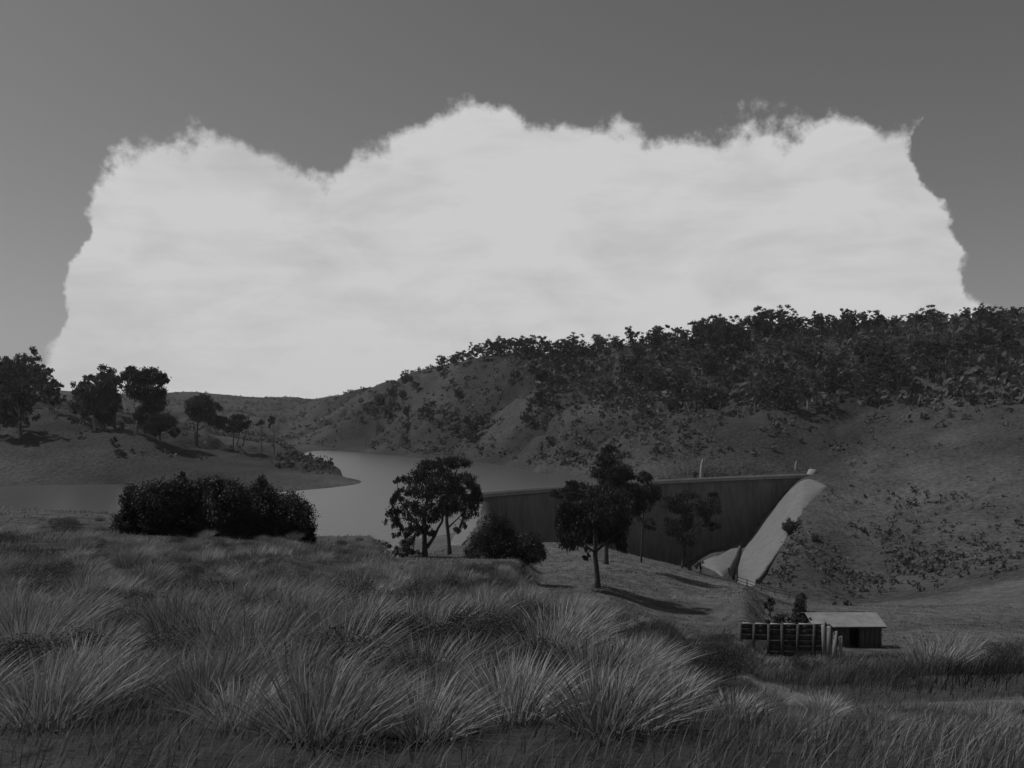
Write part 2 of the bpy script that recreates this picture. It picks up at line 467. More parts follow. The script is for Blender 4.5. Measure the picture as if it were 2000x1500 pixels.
def build_ground():
    na, nd = TX.shape
    v = np.stack([TX, TY, TZ], -1).reshape(-1, 3)
    a = np.arange(na - 1)[:, None]; b = np.arange(nd - 1)[None, :]
    i = a * nd + b
    f = np.stack([i, i + nd, i + nd + 1, i + 1], -1).reshape(-1, 4)
    d = np.exp(LD)[None, :]
    # ground cover: dark soil close by, toned darker to paint shade between tussocks, dry grass further off, bare rim by the water line
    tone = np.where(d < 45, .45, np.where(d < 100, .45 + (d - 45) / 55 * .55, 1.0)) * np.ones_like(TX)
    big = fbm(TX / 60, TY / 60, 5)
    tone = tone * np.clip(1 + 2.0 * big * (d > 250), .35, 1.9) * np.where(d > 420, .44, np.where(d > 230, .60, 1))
    rim = np.clip(1 - np.abs(TZ - (W_ + .9)) / 1.3, 0, 1) * (d > 250)
    tone = tone * (1 - .0 * rim) + .5 * rim * 0
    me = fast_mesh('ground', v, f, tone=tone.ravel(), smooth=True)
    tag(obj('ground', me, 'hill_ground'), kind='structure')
    A = np.array([-10.0, 315.0]); B = np.array([133.0, 407.0]); nn = np.array([-92.0, 143.0]) / 170.04
    arc = [tuple(A + (B - A) * t + nn * 9.5 * 4 * t * (1 - t)) for t in np.linspace(-.04, 1.03, 40)]
    ring = [(-900, 150), (-30, 150), (-14, 220), (-15, 302)] + arc + [(520, 430), (520, 1400), (-900, 1400)]
    w = bpy.data.meshes.new('water'); w.from_pydata([(x, y, W_) for x, y in ring], [], [list(range(len(ring)))]); w.update()
    tag(obj('water', w, 'reservoir_water'), kind='structure')


build_ground()


def strip(name, left, right, d0, d1, mat, lift=.12, n=40, m=10, edge=.0):
    """sheet of bare ground laid on the terrain between two traced edges (photo points)"""
    def dense(c):
        c = [hit(px, py, d0, d1) for px, py in c]
        t = np.linspace(0, len(c) - 1, n)
        k = np.minimum(t.astype(int), len(c) - 2); fr = t - k
        A = np.array([(p.x, p.y) for p in c])
        return A[k] * (1 - fr)[:, None] + A[k + 1] * fr[:, None]
    a, b = dense(left), dense(right)
    s = np.linspace(0, 1, m + 1)
    tt = np.arange(n) * .35
    jit = np.stack([fbm(tt, tt * 0 + 3.3, 3), fbm(tt + 50, tt * 0 + 8.1, 3)], 1) * 2 * edge
    xy = a[:, None, :] * (1 - s)[None, :, None] + b[:, None, :] * s[None, :, None]
    wd = (b - a)
    xy[:, 0] += wd * jit[:, :1]; xy[:, -1] += wd * jit[:, 1:]
    z = hz(xy[..., 0], xy[..., 1]) + lift
    z[:, 0] -= lift * 1.2; z[:, -1] -= lift * 1.2
    z[0] -= lift * 1.2; z[-1] -= lift * 1.2
    v = np.concatenate([xy, z[..., None]], -1).reshape(-1, 3)
    i = (np.arange(n - 1)[:, None] * (m + 1) + np.arange(m)[None, :])
    f = np.stack([i, i + 1, i + m + 2, i + m + 1], -1).reshape(-1, 4)
    return obj(name, fast_mesh(name, v, f, smooth=True), mat)


# bare cut on the right bank below the dam, cleared toe, left bank track, foot path in front
tag(strip('spillway_cutting', [(1582, 936), (1540, 960), (1505, 997), (1478, 1030), (1458, 1062), (1440, 1100), (1432, 1132)],
          [(1618, 950), (1600, 966), (1576, 988), (1558, 1014), (1531, 1058), (1508, 1095), (1476, 1144)], 225, 404, 'pale_earth', lift=.45, n=60, m=14, edge=.05), kind='structure')
tag(strip('dam_toe_clearing', [(1447, 1058), (1428, 1072), (1400, 1088), (1366, 1100)],
          [(1450, 1064), (1440, 1085), (1430, 1110), (1410, 1130)], 225, 386, 'pale_earth', lift=.6, n=40, m=14, edge=.05), kind='structure')
tag(strip('track', [(872, 1066), (890, 1045), (912, 1015), (928, 985)], [(905, 1066), (925, 1040), (938, 1010), (944, 985)], 110, 318, 'pale_earth', lift=.25, edge=.2), kind='structure')


# foot path crossing the near slope: plan line as (column, distance) of its middle
PATH = [(1400, 13.2), (1450, 11.6), (1510, 10.3), (1570, 9.4), (1640, 8.8), (1720, 8.3), (1850, 7.8), (2100, 7.4), (2500, 7.2)]


def path_d(px): return np.interp(px, [q[0] for q in PATH], [q[1] for q in PATH])


def foot_path():
    n, m = 260, 26
    px = np.linspace(1405, 2450, n); dm = path_d(px)
    k = np.ones(31) / 31; dm = np.convolve(np.pad(dm, 15, mode='edge'), k, 'valid')
    tt = np.arange(n) * .12
    lo = dm - (.42 + .55 * fbm(tt, tt * 0 + 2.2, 3)); hi = dm + (.42 + .55 * fbm(tt + 70, tt * 0 + 5.2, 3))
    s_ = np.linspace(0, 1, m + 1)
    d = lo[:, None] * (1 - s_) + hi[:, None] * s_
    x = (px[:, None] - CX) / F * d
    ed = np.clip(np.minimum(s_, 1 - s_) * 7, 0, 1)
    z = hz(x, d) - .03 + .07 * ed[None, :] + fbm(x * 2.2, d * 2.2, 3) * .05
    v = np.stack([x, d, z], -1).reshape(-1, 3)
    i = (np.arange(n - 1)[:, None] * (m + 1) + np.arange(m)[None, :])
    f = np.stack([i, i + m + 1, i + m + 2, i + 1], -1).reshape(-1, 4)
    tag(obj('foot_path', fast_mesh('foot_path', v, f, smooth=True), 'path_earth'), kind='structure')


foot_path()

# ------------------------------------------------------------------ dam


def build_dam():
    A = np.array([-10.0, 315.0]); B = np.array([133.0, 407.0])
    n = np.array([-(B - A)[1], (B - A)[0]]); n /= np.linalg.norm(n)     # upstream
    def plan(t, off=0.0):
        p = A + (B - A) * t + n * (9.5 * 4 * t * (1 - t) + off)
        return p
    root = empty('dam', (float(A[0]), float(A[1]), CREST))
    tag(root, 'curved concrete dam wall with dark downstream face holding back the reservoir', 'dam')
    o = np.array([A[0], A[1], CREST])
    T = np.linspace(-.05, 1.015, 72)

    def ribbon(prof, name, mat, dz=0):
        """sweep a closed profile [(offset upstream, z)] along the arch"""
        v = []; k = len(prof)
        for t in T:
            for off, z in prof:
                q = plan(t, off); v.append((q[0] - o[0], q[1] - o[1], z - o[2]))
        f = []
        for i in range(len(T) - 1):
            for j in range(k):
                j2 = (j + 1) % k
                f.append([i * k + j, i * k + j2, (i + 1) * k + j2, (i + 1) * k + j])
        m = fast_mesh(name, v, f)
        return obj(name, m, mat, root)
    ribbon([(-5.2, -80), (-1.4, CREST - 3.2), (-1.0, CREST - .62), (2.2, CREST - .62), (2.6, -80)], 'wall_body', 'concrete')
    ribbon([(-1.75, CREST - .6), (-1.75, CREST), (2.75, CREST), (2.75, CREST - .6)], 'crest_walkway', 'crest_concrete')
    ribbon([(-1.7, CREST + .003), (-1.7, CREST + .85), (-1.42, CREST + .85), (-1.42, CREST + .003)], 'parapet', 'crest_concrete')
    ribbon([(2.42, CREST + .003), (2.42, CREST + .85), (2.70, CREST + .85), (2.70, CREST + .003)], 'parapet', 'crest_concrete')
    # abutment block at the right end
    b = MB()
    q = plan(1.02, .4)
    b.box((q[0] - o[0], q[1] - o[1], .9), (5.0, 5.0, 4.2), Matrix.Rotation(math.radians(32), 3, 'Z'))
    for k in (4, 5, 6, 7):
        x, y, z = b.v[k]; c0 = (q[0] - o[0], q[1] - o[1])
        b.v[k] = (c0[0] + (x - c0[0]) * .45, c0[1] + (y - c0[1]) * .45, z)
    obj('abutment_block', b.mesh('abutment_block'), 'crest_concrete', root)


build_dam()


def wall_strip(name, pts, h, thick, mat, d0, d1, label, lean=(0, 0)):
    """low wall standing on the ground along photo points"""
    g = [hit(px, py, d0, d1) for px, py in pts]
    A = []
    for k in range(len(g) - 1):
        for t in np.linspace(0, 1, 6, endpoint=(k == len(g) - 2)):
            A.append(g[k].lerp(g[k + 1], float(t)))
    v, f = [], []
    base = A[-1].copy()
    for k, p in enumerate(A):
        t = (A[min(k + 1, len(A) - 1)] - A[max(k - 1, 0)]); t.z = 0; t.normalize()
        s = Vector((-t.y, t.x, 0)) * thick / 2
        z = float(hz(p.x, p.y))
        hh = h * (.12 + .88 * k / (len(A) - 1))
        L = Vector((lean[0], lean[1], 0))
        for q in (p - s + Vector((0, 0, -1.0)), p - s + L + Vector((0, 0, hh)), p + s + L + Vector((0, 0, hh)), p + s + Vector((0, 0, -1.0))):
            q = Vector((q.x, q.y, q.z - p.z + z)); v.append(tuple(q - base))
    for k in range(len(A) - 1):
        for j in range(4):
            j2 = (j + 1) % 4
            f.append([k * 4 + j, k * 4 + j2, k * 4 + 4 + j2, k * 4 + 4 + j])
    f.append([0, 1, 2, 3]); m4 = (len(A) - 1) * 4; f.append([m4 + 3, m4 + 2, m4 + 1, m4])
    o = obj(name, fast_mesh(name, v, f), mat, loc=base)
    tag(o, label, 'wall')
    return o


wall_strip('training_wall', [(1453, 1058), (1446, 1080), (1437, 1108), (1429, 1132)], 3.6, .5, 'concrete', 225, 388,
           'dark concrete training wall curving down between pale cutting and dam toe', lean=(-1.0, 0))
wall_strip('retaining_wall', [(1526, 1066), (1513, 1088), (1498, 1112), (1478, 1142)], 1.5, .7, 'concrete', 225, 380,
           'low dark retaining wall along the right edge of the pale cutting')

# ------------------------------------------------------------------ foliage


def leaf_cards(centres, radii, n_each, size, droop=.65, flat=1.0, r=rng, shell=.55):
    """many small leaf-shaped quads spread through ellipsoid clumps. returns verts, faces, tone"""
    V, T = [], []
    for c, rad, n in zip(centres, radii, n_each):
        # sub clumps inside the clump
        ns = max(4, int(n / 55))
        dirs = r.normal(size=(ns, 3)); dirs /= np.linalg.norm(dirs, axis=1)[:, None]
        rr = r.random(ns) ** (1 / 3) * (1 - shell) + shell * (.65 + .35 * r.random(ns))
        sub = dirs * rr[:, None] * np.array(rad)
        tn = .72 + .6 * r.random(ns)
        k = r.integers(0, ns, n)
        p = sub[k] + r.normal(size=(n, 3)) * np.array(rad) * .17
        V.append(p + np.array(c)); T.append(tn[k] * (.8 + .4 * r.random(n)))
    p = np.concatenate(V); tone = np.concatenate(T)
    n = len(p)
    ax = r.normal(size=(n, 3)); ax /= np.linalg.norm(ax, axis=1)[:, None]
    ax = ax * (1 - droop) + np.array([0.05, 0, -1.0]) * droop
    ax /= np.linalg.norm(ax, axis=1)[:, None]
    sd = np.cross(ax, r.normal(size=(n, 3))); sd /= np.linalg.norm(sd, axis=1)[:, None]
    L = size * (.6 + .8 * r.random(n))[:, None]; wd = L * .42 * flat
    q0 = p - ax * L * .5; q2 = p + ax * L * .5; m = p - ax * L * .08
    q1 = m + sd * wd * .5; q3 = m - sd * wd * .5
    v = np.stack([q0, q1, q2, q3], 1).reshape(-1, 3)
    f = np.arange(n * 4).reshape(n, 4)
    return v, f, np.repeat(tone, 4)


def wobble(path, amp, r=random):
    out = [Vector(path[0])]
    for a, b in zip(path[:-1], path[1:]):
        a, b = Vector(a), Vector(b)
        m = (a + b) / 2 + Vector((r.uniform(-1, 1), r.uniform(-1, 1), 0)) * amp
        out += [m, b]
    return out


def taper(n, r0, r1): return [r0 + (r1 - r0) * (k / max(1, n - 1)) for k in range(n)]


def gum(name, base_px, d, stems, clumps, label, cat='tree', leaf=.27, dens=1.0, depth=.8, mat='leaf', bark='bark', droop=.65, group=None,
        limbs=True, ground=None):
    """tree traced from the photo: stems [[(px,py,radius_m)...]], clumps [(cx,cy,rx,ry)] in photo pixels at distance d."""
    b = at(base_px, d)
    if ground is not None: b.z = ground
    s = d / F

    def w(px, py, dy=0.0): return Vector(((px - CX) * s - b.x, dy, (HZ - py) * s - b.z))
    root = empty(name, b); tag(root, label, cat, group)
    tb = MB(); tips = []
    for st in stems:
        path = [w(px, py, 0) for px, py, _ in st]
        if st is stems[0] or st[0][1] > (HZ - F * b.z / d) - 6:
            path[0].z = min(path[0].z, float(hz(b.x + path[0].x, b.y)) - b.z - .3)
        rad = [q[2] for q in st]
        p2 = wobble(path, .10)
        r2 = []
        for k in range(len(rad) - 1): r2 += [rad[k], (rad[k] + rad[k + 1]) / 2]
        r2.append(rad[-1])
        r2[0] *= 1.35
        tb.tube(p2, r2, 8); tips.append((p2, r2))
    C, R, NN = [], [], []
    lo_x, hi_x = min(c[0] - c[2] for c in clumps), max(c[0] + c[2] for c in clumps)
    mid_x, half = (lo_x + hi_x) / 2, max(4, min((hi_x - lo_x) / 2, 110))
    for c in clumps:
        cx, cy, rx, ry = c[:4]
        # the crown is as deep as it is wide
        off = min(1, abs(cx - mid_x) / half)
        dy = random.uniform(-1, 1) * half * s * depth * math.sqrt(max(.04, 1 - off * off))
        p = w(cx, cy, dy)
        rad = (rx * s, max(rx, ry) * s * .9 + .2, ry * s)
        C.append(tuple(p)); R.append(rad)
        vol = rad[0] * rad[1] * rad[2]
        NN.append(int(max(90, 480 * dens * (vol ** .72) * (.34 / leaf) ** 2)))
        if limbs:
            best = min(((q, rr) for pth, rads in tips for q, rr in list(zip(pth, rads))[len(pth) // 3:]), key=lambda z: (z[0] - p).length + (2.5 if z[0].z > p.z else 0))
            q, rr = best
            mid = (q + p) / 2 + Vector((random.uniform(-.3, .3), random.uniform(-.3, .3), .25))
            r0 = min(rr * .7, .14)
            tb.tube([q, mid, p], taper(3, r0, .03), 6)
    obj('trunk', tb.mesh('trunk', True), bark, root)
    v, f, t = leaf_cards(C, R, NN, leaf, droop)
    obj('crown', fast_mesh('crown', v, f, tone=t), mat, root)
    return root


def dome(name, base_px, base_py, d, lumps, label, cat='bush', leaf=.22, dens=1.0, mat='leaf', droop=.25):
    """shrub of overlapping lumps, foliage to the ground; lumps in photo pixels"""
    if len(lumps) > 8:
        x0, x1 = min(q[0] for q in lumps), max(q[0] for q in lumps)
        for k in range(22):
            q = random.choice(lumps); a = random.uniform(.15, math.pi - .15); r_ = random.uniform(.3, .5) * min(q[2], q[3]) * .55
            lumps = lumps + [(q[0] + q[2] * 1.02 * math.cos(a), q[1] - q[3] * 1.02 * math.sin(a), r_, r_ * random.uniform(.8, 1.7))]
    return gum(name, base_px, d, [[(base_px, base_py, .12), (base_px, base_py - 12, .08)]], lumps, label, cat, leaf, dens, .45, mat, 'bark', droop)


# --- trees in the middle distance, traced one by one
gum('gum_tree', 830, 106, [[(830, 1092, .36), (829, 1050, .30), (828, 1010, .25), (838, 960, .17), (850, 915, .08)],
                           [(833, 1070, .20), (850, 1045, .17), (864, 1018, .14), (868, 985, .08)],
                           [(829, 1040, .16), (800, 1005, .12), (778, 975, .07)]],
    [(808, 935, 22, 16), (845, 912, 26, 16), (790, 962, 16, 14), (830, 955, 32, 24), (772, 985, 13, 18), (765, 1012, 14, 18), (770, 1040, 13, 16),
     (800, 1000, 20, 20), (838, 1000, 28, 22), (815, 1030, 16, 16), (795, 1050, 14, 14), (845, 1032, 14, 12), (872, 990, 22, 22), (870, 945, 26, 22), (782, 930, 12, 10)],
    'broad dark gum tree with forked leaning trunk and ragged drooping left side', dens=1.1)
gum('gum_tree', 877, 118, [[(878, 1078, .30), (875, 1040, .25), (872, 1000, .22), (885, 950, .14), (893, 915, .06)], [(876, 1030, .10), (895, 1012, .08), (912, 990, .05)]],
    [(895, 905, 26, 13), (905, 940, 28, 18), (925, 965, 14, 20), (890, 975, 26, 24), (915, 1000, 18, 16), (935, 975, 8, 12), (870, 898, 14, 10), (895, 1034, 9, 8), (905, 1026, 7, 8), (865, 930, 18, 16)],
    'slim straight-trunked gum tree close behind the broad forked one', dens=1.15)
gum('gum_tree', 1165, 94, [[(1166, 1152, .33), (1165, 1110, .27), (1163, 1065, .25), (1160, 1020, .18), (1150, 970, .08)],
                           [(1164, 1082, .13), (1150, 1070, .11), (1128, 1052, .06)], [(1165, 1076, .12), (1185, 1058, .10), (1210, 1040, .05)]],
    [(1140, 975, 38, 24), (1110, 1000, 26, 24), (1165, 1000, 45, 34), (1110, 1040, 24, 24), (1150, 1050, 36, 22), (1195, 1040, 34, 26), (1205, 1000, 28, 28),
     (1095, 1020, 12, 22), (1090, 962, 14, 9), (1120, 955, 20, 12), (1216, 1062, 10, 20), (1140, 1072, 7, 10), (1119, 1072, 5, 9), (1180, 970, 34, 20), (1222, 975, 14, 18)],
    'dense black round-headed gum tree on a tall single trunk beside the bright slope', dens=1.75)
gum('gum_tree', 1183, 125, [[(1183, 1107, .36), (1184, 1070, .30), (1190, 1010, .24), (1205, 950, .17), (1200, 890, .07)], [(1192, 1000, .16), (1235, 960, .12), (1262, 945, .06)]],
    [(1195, 880, 16, 10), (1185, 900, 24, 12), (1205, 915, 24, 12), (1180, 925, 26, 14), (1225, 930, 22, 12), (1262, 935, 16, 12), (1270, 960, 16, 18), (1225, 958, 26, 16), (1195, 950, 30, 18), (1250, 965, 20, 14), (1240, 990, 16, 14)],
    'taller gum tree with layered top rising behind the round-headed one', dens=1.4)
gum('gum_tree', 1252, 140, [[(1252, 1086, .14), (1254, 1040, .12), (1257, 985, .10), (1260, 950, .05)]],
    [(1266, 1022, 13, 11), (1274, 1030, 8, 8), (1263, 985, 9, 14), (1268, 955, 10, 10), (1250, 1010, 6, 8)],
    'spindly sapling with thin pole stem in front of the dark dam face', dens=.9)
gum('gum_tree', 1345, 145, [[(1348, 1114, .30), (1343, 1090, .25), (1336, 1068, .20), (1330, 1035, .15), (1345, 990, .06)], [(1331, 1108, .18), (1334, 1085, .16), (1336, 1068, .14)],
                            [(1337, 1062, .14), (1360, 1025, .10), (1392, 1000, .05)], [(1345, 1050, .09), (1375, 1035, .07), (1398, 1030, .04)]],
    [(1318, 1035, 22, 16), (1335, 1052, 18, 16), (1310, 1022, 14, 10), (1345, 1020, 16, 18), (1330, 990, 30, 16), (1375, 985, 26, 18), (1395, 970, 12, 8), (1380, 1018, 14, 10), (1396, 1030, 12, 9), (1410, 1028, 6, 5), (1350, 972, 24, 10), (1310, 975, 14, 9), (1372, 1000, 16, 14)],
    'twin-stemmed open gum tree leaning at the edge above the dam toe', dens=.85)

# --- shrubs
dome('shrub', 430, 1052, 56, [(255, 975, 22, 24), (300, 975, 36, 34), (350, 975, 45, 38), (400, 978, 45, 42), (455, 985, 46, 42), (510, 995, 45, 46), (560, 1008, 36, 46), (595, 1022, 22, 38),
                              (260, 1000, 26, 20), (320, 1010, 40, 24), (390, 1025, 45, 26), (470, 1035, 48, 28), (550, 1045, 40, 24), (605, 1050, 12, 18), (430, 955, 30, 14), (340, 950, 26, 12), (248, 1022, 26, 22), (290, 1030, 34, 22), (345, 1042, 36, 20)],
     'huge rounded dark shrub thicket spreading across the left slope', leaf=.15, dens=1.9)
dome('shrub', 975, 1106, 96, [(960, 1022, 22, 18), (980, 1030, 22, 20), (938, 1055, 20, 24), (965, 1065, 30, 28), (922, 1085, 16, 18), (1000, 1062, 30, 24), (1035, 1060, 26, 20), (1050, 1082, 18, 18), (1015, 1095, 34, 14), (960, 1098, 34, 12)],
     'ragged dark two-humped shrub between the forked gum and the round-headed gum', leaf=.18, dens=1.2)
dome('shrub', 795, 1086, 104, [(795, 1066, 16, 16), (785, 1075, 16, 12), (812, 1080, 12, 9)], 'low dark shrub at the left foot of the forked gum', leaf=.22, dens=1.2)
dome('shrub', 740, 1085, 92, [(735, 1070, 26, 12), (760, 1078, 18, 9), (715, 1078, 14, 7)], 'flat faint shrub in the grass left of the forked gum', leaf=.22, dens=.9)
dome('shrub', 1368, 1108, 146, [(1370, 1104, 8, 6), (1362, 1106, 6, 4)], 'tiny shrub at the foot of the twin-stemmed gum', leaf=.25)
dome('shrub', 1503, 1196, 105, [(1502, 1184, 10, 10), (1506, 1175, 6, 8)], 'small dark upright shrub on the grass left of the conical one', leaf=.2, dens=1.3)
dome('conifer_shrub', 1563, 1214, 92, [(1563, 1200, 15, 14), (1564, 1182, 12, 14), (1566, 1166, 7, 10)], 'dark conical shrub standing behind the end of the slat fence', leaf=.18, dens=1.6)
dome('shrub', 1530, 1216, 80, [(1508, 1210, 14, 10), (1530, 1208, 16, 8), (1552, 1212, 14, 8), (1578, 1212, 9, 8)], 'low dark hedge-like shrub just behind the slat fence', leaf=.18, dens=1.2)
dome('shrub', 1633, 1186, 150, [(1632, 1180, 4, 7)], 'slim dark shrub above the shed, left of a pair', leaf=.25)
dome('shrub', 1655, 1190, 150, [(1654, 1183, 8, 7), (1658, 1180, 5, 6)], 'squat dark shrub above the shed, right of a pair', leaf=.25)
hb = hit(1545, 1040, 240, 400)
dome('shrub', 1545, 1042, hb.y, [(1538, 1025, 12, 12), (1552, 1025, 11, 9), (1545, 1034, 14, 8)], 'large dark shrub on the right bank beside the pale cutting', leaf=.6, dens=1.5)
hb = hit(1596, 1058, 240, 400)
dome('shrub', 1596, 1060, hb.y, [(1595, 1052, 9, 9)], 'smaller dark shrub up the right bank from the large one', leaf=.6, dens=1.4)

# --- trees on the left bank spur
gum('gum_tree', 265, 450, [[(265, 846, .85), (270, 815, .7), (279, 775, .55), (290, 740, .3)]],
    [(262, 735, 20, 14), (290, 735, 26, 16), (275, 762, 28, 20), (302, 765, 14, 18), (312, 742, 12, 10), (290, 790, 22, 16), (250, 722, 10, 8), (285, 812, 22, 18), (305, 825, 16, 14)],
    'tall gum tree with long pale leaning trunk on the left spur', leaf=1.1, mat='far_leaf_hazed', bark='pale_bark', dens=1.6)
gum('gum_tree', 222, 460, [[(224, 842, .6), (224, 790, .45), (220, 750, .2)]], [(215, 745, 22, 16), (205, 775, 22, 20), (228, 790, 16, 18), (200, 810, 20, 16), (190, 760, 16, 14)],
    'gum tree left of the tall pale-trunked one on the spur', leaf=1.1, mat='far_leaf_hazed', dens=1.4)
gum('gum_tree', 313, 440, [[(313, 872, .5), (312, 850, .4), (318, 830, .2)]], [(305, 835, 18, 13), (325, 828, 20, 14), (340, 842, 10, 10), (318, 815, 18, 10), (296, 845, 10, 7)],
    'low dark round tree below the tall pale-trunked gum', leaf=1.0, mat='far_leaf_hazed', dens=1.7)
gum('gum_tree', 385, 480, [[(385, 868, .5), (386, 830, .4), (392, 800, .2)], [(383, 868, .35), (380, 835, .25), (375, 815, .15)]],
    [(375, 790, 18, 14), (400, 785, 20, 14), (415, 800, 14, 12), (385, 812, 22, 12), (365, 800, 10, 12)], 'dark bushy gum tree right of the tall one on the spur', leaf=1.1, mat='far_leaf_hazed', dens=1.6)
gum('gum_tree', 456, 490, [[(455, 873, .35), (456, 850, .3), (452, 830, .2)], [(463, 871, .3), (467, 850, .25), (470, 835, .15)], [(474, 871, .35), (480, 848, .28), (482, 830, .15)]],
    [(440, 825, 18, 11), (462, 822, 20, 12), (482, 824, 12, 12), (425, 822, 14, 9), (470, 835, 14, 7), (445, 838, 14, 7)], 'flat-topped tree on three thin dark stems near the water end of the spur', leaf=1.0, mat='far_leaf_hazed', dens=1.4)
gum('gum_tree', 512, 520, [[(512, 868, .25), (511, 845, .2), (510, 828, .12)]], [(509, 823, 8, 6), (503, 828, 5, 4)], 'thin sapling, left of the two at the end of the spur', leaf=.9, mat='far_leaf_hazed')
gum('gum_tree', 534, 530, [[(536, 868, .25), (535, 845, .2), (532, 826, .12)]], [(531, 822, 7, 9), (527, 830, 5, 5)], 'thin sapling, right of the two at the end of the spur', leaf=.9, mat='far_leaf_hazed')
for px, py, rx, ry, lab in ((222, 862, 6, 8, 'small dark bush on the spur slope, highest of three'), (258, 880, 4, 4, 'tiny dark bush in the middle of the spur slope'),
                            (232, 884, 12, 7, 'wide low bush on the left spur slope')):
    p = hit(px, py + ry, 385, 470)
    dome('shrub', px, py + ry, p.y, [(px, py, rx, ry)], lab, leaf=.8, mat='far_leaf_hazed', dens=1.3)

# ------------------------------------------------------------------ trees on the hills
r2 = np.random.default_rng(5)


def tree_variant(k):
    """unit-height gum: trunk, limbs, clumped crown"""
    tb = MB()
    lean = r2.uniform(-.08, .08)
    bare = r2.uniform(.14, .30)
    top = .8
    path = [Vector((0, 0, -.06)), Vector((lean * .3, 0, bare)), Vector((lean, r2.uniform(-.05, .05), .6)), Vector((lean * 1.3, 0, top))]
    tb.tube(path, [.026, .020, .013, .005], 6)
    C, R, NN = [], [], []
    n = int(r2.integers(11, 17))
    wid = r2.uniform(.26, .40)
    for j in range(n):
        th = r2.uniform(0, 6.28); h = bare + .10 + (1 - bare - .16) * (j + .5) / n
        rr = wid * math.sin(min(1, .35 + (h - bare) / (1 - bare)) * 2.2) * r2.uniform(.4, 1.05)
        p = Vector((lean * h + rr * math.cos(th), rr * math.sin(th), h))
        s = r2.uniform(.11, .19)
        C.append(tuple(p)); R.append((s * 1.1, s * 1.1, s * .95)); NN.append(230)
        q = path[1].lerp(path[2], min(1, max(0, (h - bare) * 1.5 - .1)))
        tb.tube([q, (q + p) / 2 + Vector((0, 0, -.02)), p], [.010, .007, .003], 5)
    v, f, t = leaf_cards(C, R, NN, .052, .3, r=r2, flat=1.3)
    mt, mc = tb.mesh('hill_tree_trunk', True), fast_mesh('hill_tree_crown', v, f, tone=t)
    mt.materials.append(MATS['pale_bark' if k % 3 == 0 else 'bark']); mc.materials.append(MATS['far_leaf_hazed'])
    return mt, mc


VARS = [tree_variant(k) for k in range(10)]


def hill_tree(p, h, label, group, k=None, wide=1.0):
    mt, mc = VARS[int(r2.integers(0, len(VARS))) if k is None else k]
    root = empty('hill_tree', p)
    root.scale = (h * wide, h * wide, h); root.rotation_euler = (0, 0, r2.uniform(0, 6.28))
    tag(root, label, 'tree', group)
    for nm, me in (('trunk', mt), ('crown', mc)):
        c = bpy.data.objects.new(nm, me); COL.objects.link(c); c.parent = root
    return root


count = 0
# skyline trees
for px in np.arange(905, 2010, 15.5):
    px = px + r2.uniform(-6, 6)
    d = np.linspace(540, 930, 200); x = (px - CX) / F * d
    q = HZ - F * hz(x, d) / d
    k = int(np.argmin(q)); dd = d[k] - r2.uniform(-5, 25)
    top = np.interp(px, [900, 1000, 1050, 1100, 1150, 1220, 1260, 1330, 1350, 1400, 1500, 1600, 1640, 1675, 2000], [680, 657, 650, 662, 664, 668, 655, 655, 628, 622, 620, 615, 640, 640, 610])
    p = at(px, dd)
    h = np.clip((q[k] - top) / F * dd * r2.uniform(.85, 1.12), 9, 36)
    zn = ('at the left end of the ridge' if px < 1080 else 'above the layered gum' if px < 1290 else 'above the dam' if px < 1600 else 'right of the highest crown')
    hill_tree(p, float(h), 'one of the skyline trees along the main ridge, ' + zn, 'skyline trees, ' + zn, wide=float(r2.uniform(1.1, 1.6) * (1.0 if h < 20 else .8))); count += 1
# the tall crowns that stand clear of the ridge
for px, top, lab in ((1375, 624, 'tall spreading gum tree clear of the ridge, leftmost of the high crowns'), (1408, 626, 'tall gum tree on the ridge, second of the high crowns from the left'),
                     (1478, 622, 'tall gum tree on the ridge at the middle of the high crowns'), (1545, 625, 'tall gum tree on the ridge left of the highest crown'),
                     (1598, 610, 'highest gum tree crown on the ridge, on the right of the skyline')):
    d = np.linspace(540, 930, 200); x = (px - CX) / F * d; q = HZ - F * hz(x, d) / d
    k = int(np.argmin(q)); dd = d[k] - 30
    p = at(px, dd)
    hill_tree(p, float(-(pix(p)[1] * -1 + top) * dd / F), lab, 'tall gums on the ridge', wide=.9); count += 1
# wooded slope below the ridge
tries = 0
while count < 178 and tries < 6000:
    tries += 1
    px = r2.uniform(1010, 2010); dd = r2.uniform(480, 780)
    p = at(px, dd); py = pix(p)[1]
    low = np.interp(px, [1010, 1100, 1200, 1350, 1500, 1675, 2000], [720, 770, 800, 812, 812, 800, 790])
    if py > low or py < 640: continue
    if fbm(np.array([px / 45.0]), np.array([py / 30.0]), 2)[0] < -.10: continue
    row = 'topmost' if py < low - 75 else 'middle' if py < low - 28 else 'lowest'
    zn = ('at the left end, above the layered gum' if px < 1230 else 'left of the bleached dead trunk' if px < 1360 else 'right of the bleached dead trunk' if px < 1500
          else 'above the right end of the dam' if px < 1690 else 'at the far right')
    hill_tree(p, float(r2.uniform(10, 21)), 'one of the %s trees of the wood, %s' % (row, zn), 'wood, %s trees, %s' % (row, zn), wide=float(r2.uniform(1.0, 1.5))); count += 1
n0 = count
tries = 0
while count < n0 + 96 and tries < 9000:
    tries += 1
    px = r2.uniform(690, 1090); dd = r2.uniform(540, 900)
    p = at(px, dd); py = pix(p)[1]
    if not (690 < py < 868) or p.z < -22: continue
    if fbm(np.array([px / 50.0 + 7]), np.array([py / 40.0]), 2)[0] < -.02: continue
    zn = 'upper' if py < 745 else 'middle' if py < 800 else 'lower'
    hill_tree(p, float(r2.uniform(5, 11.5)), 'one of the scattered dark trees on the %s open left shoulder of the main hill' % zn, 'scattered trees, %s shoulder' % zn, wide=float(r2.uniform(1, 1.5))); count += 1
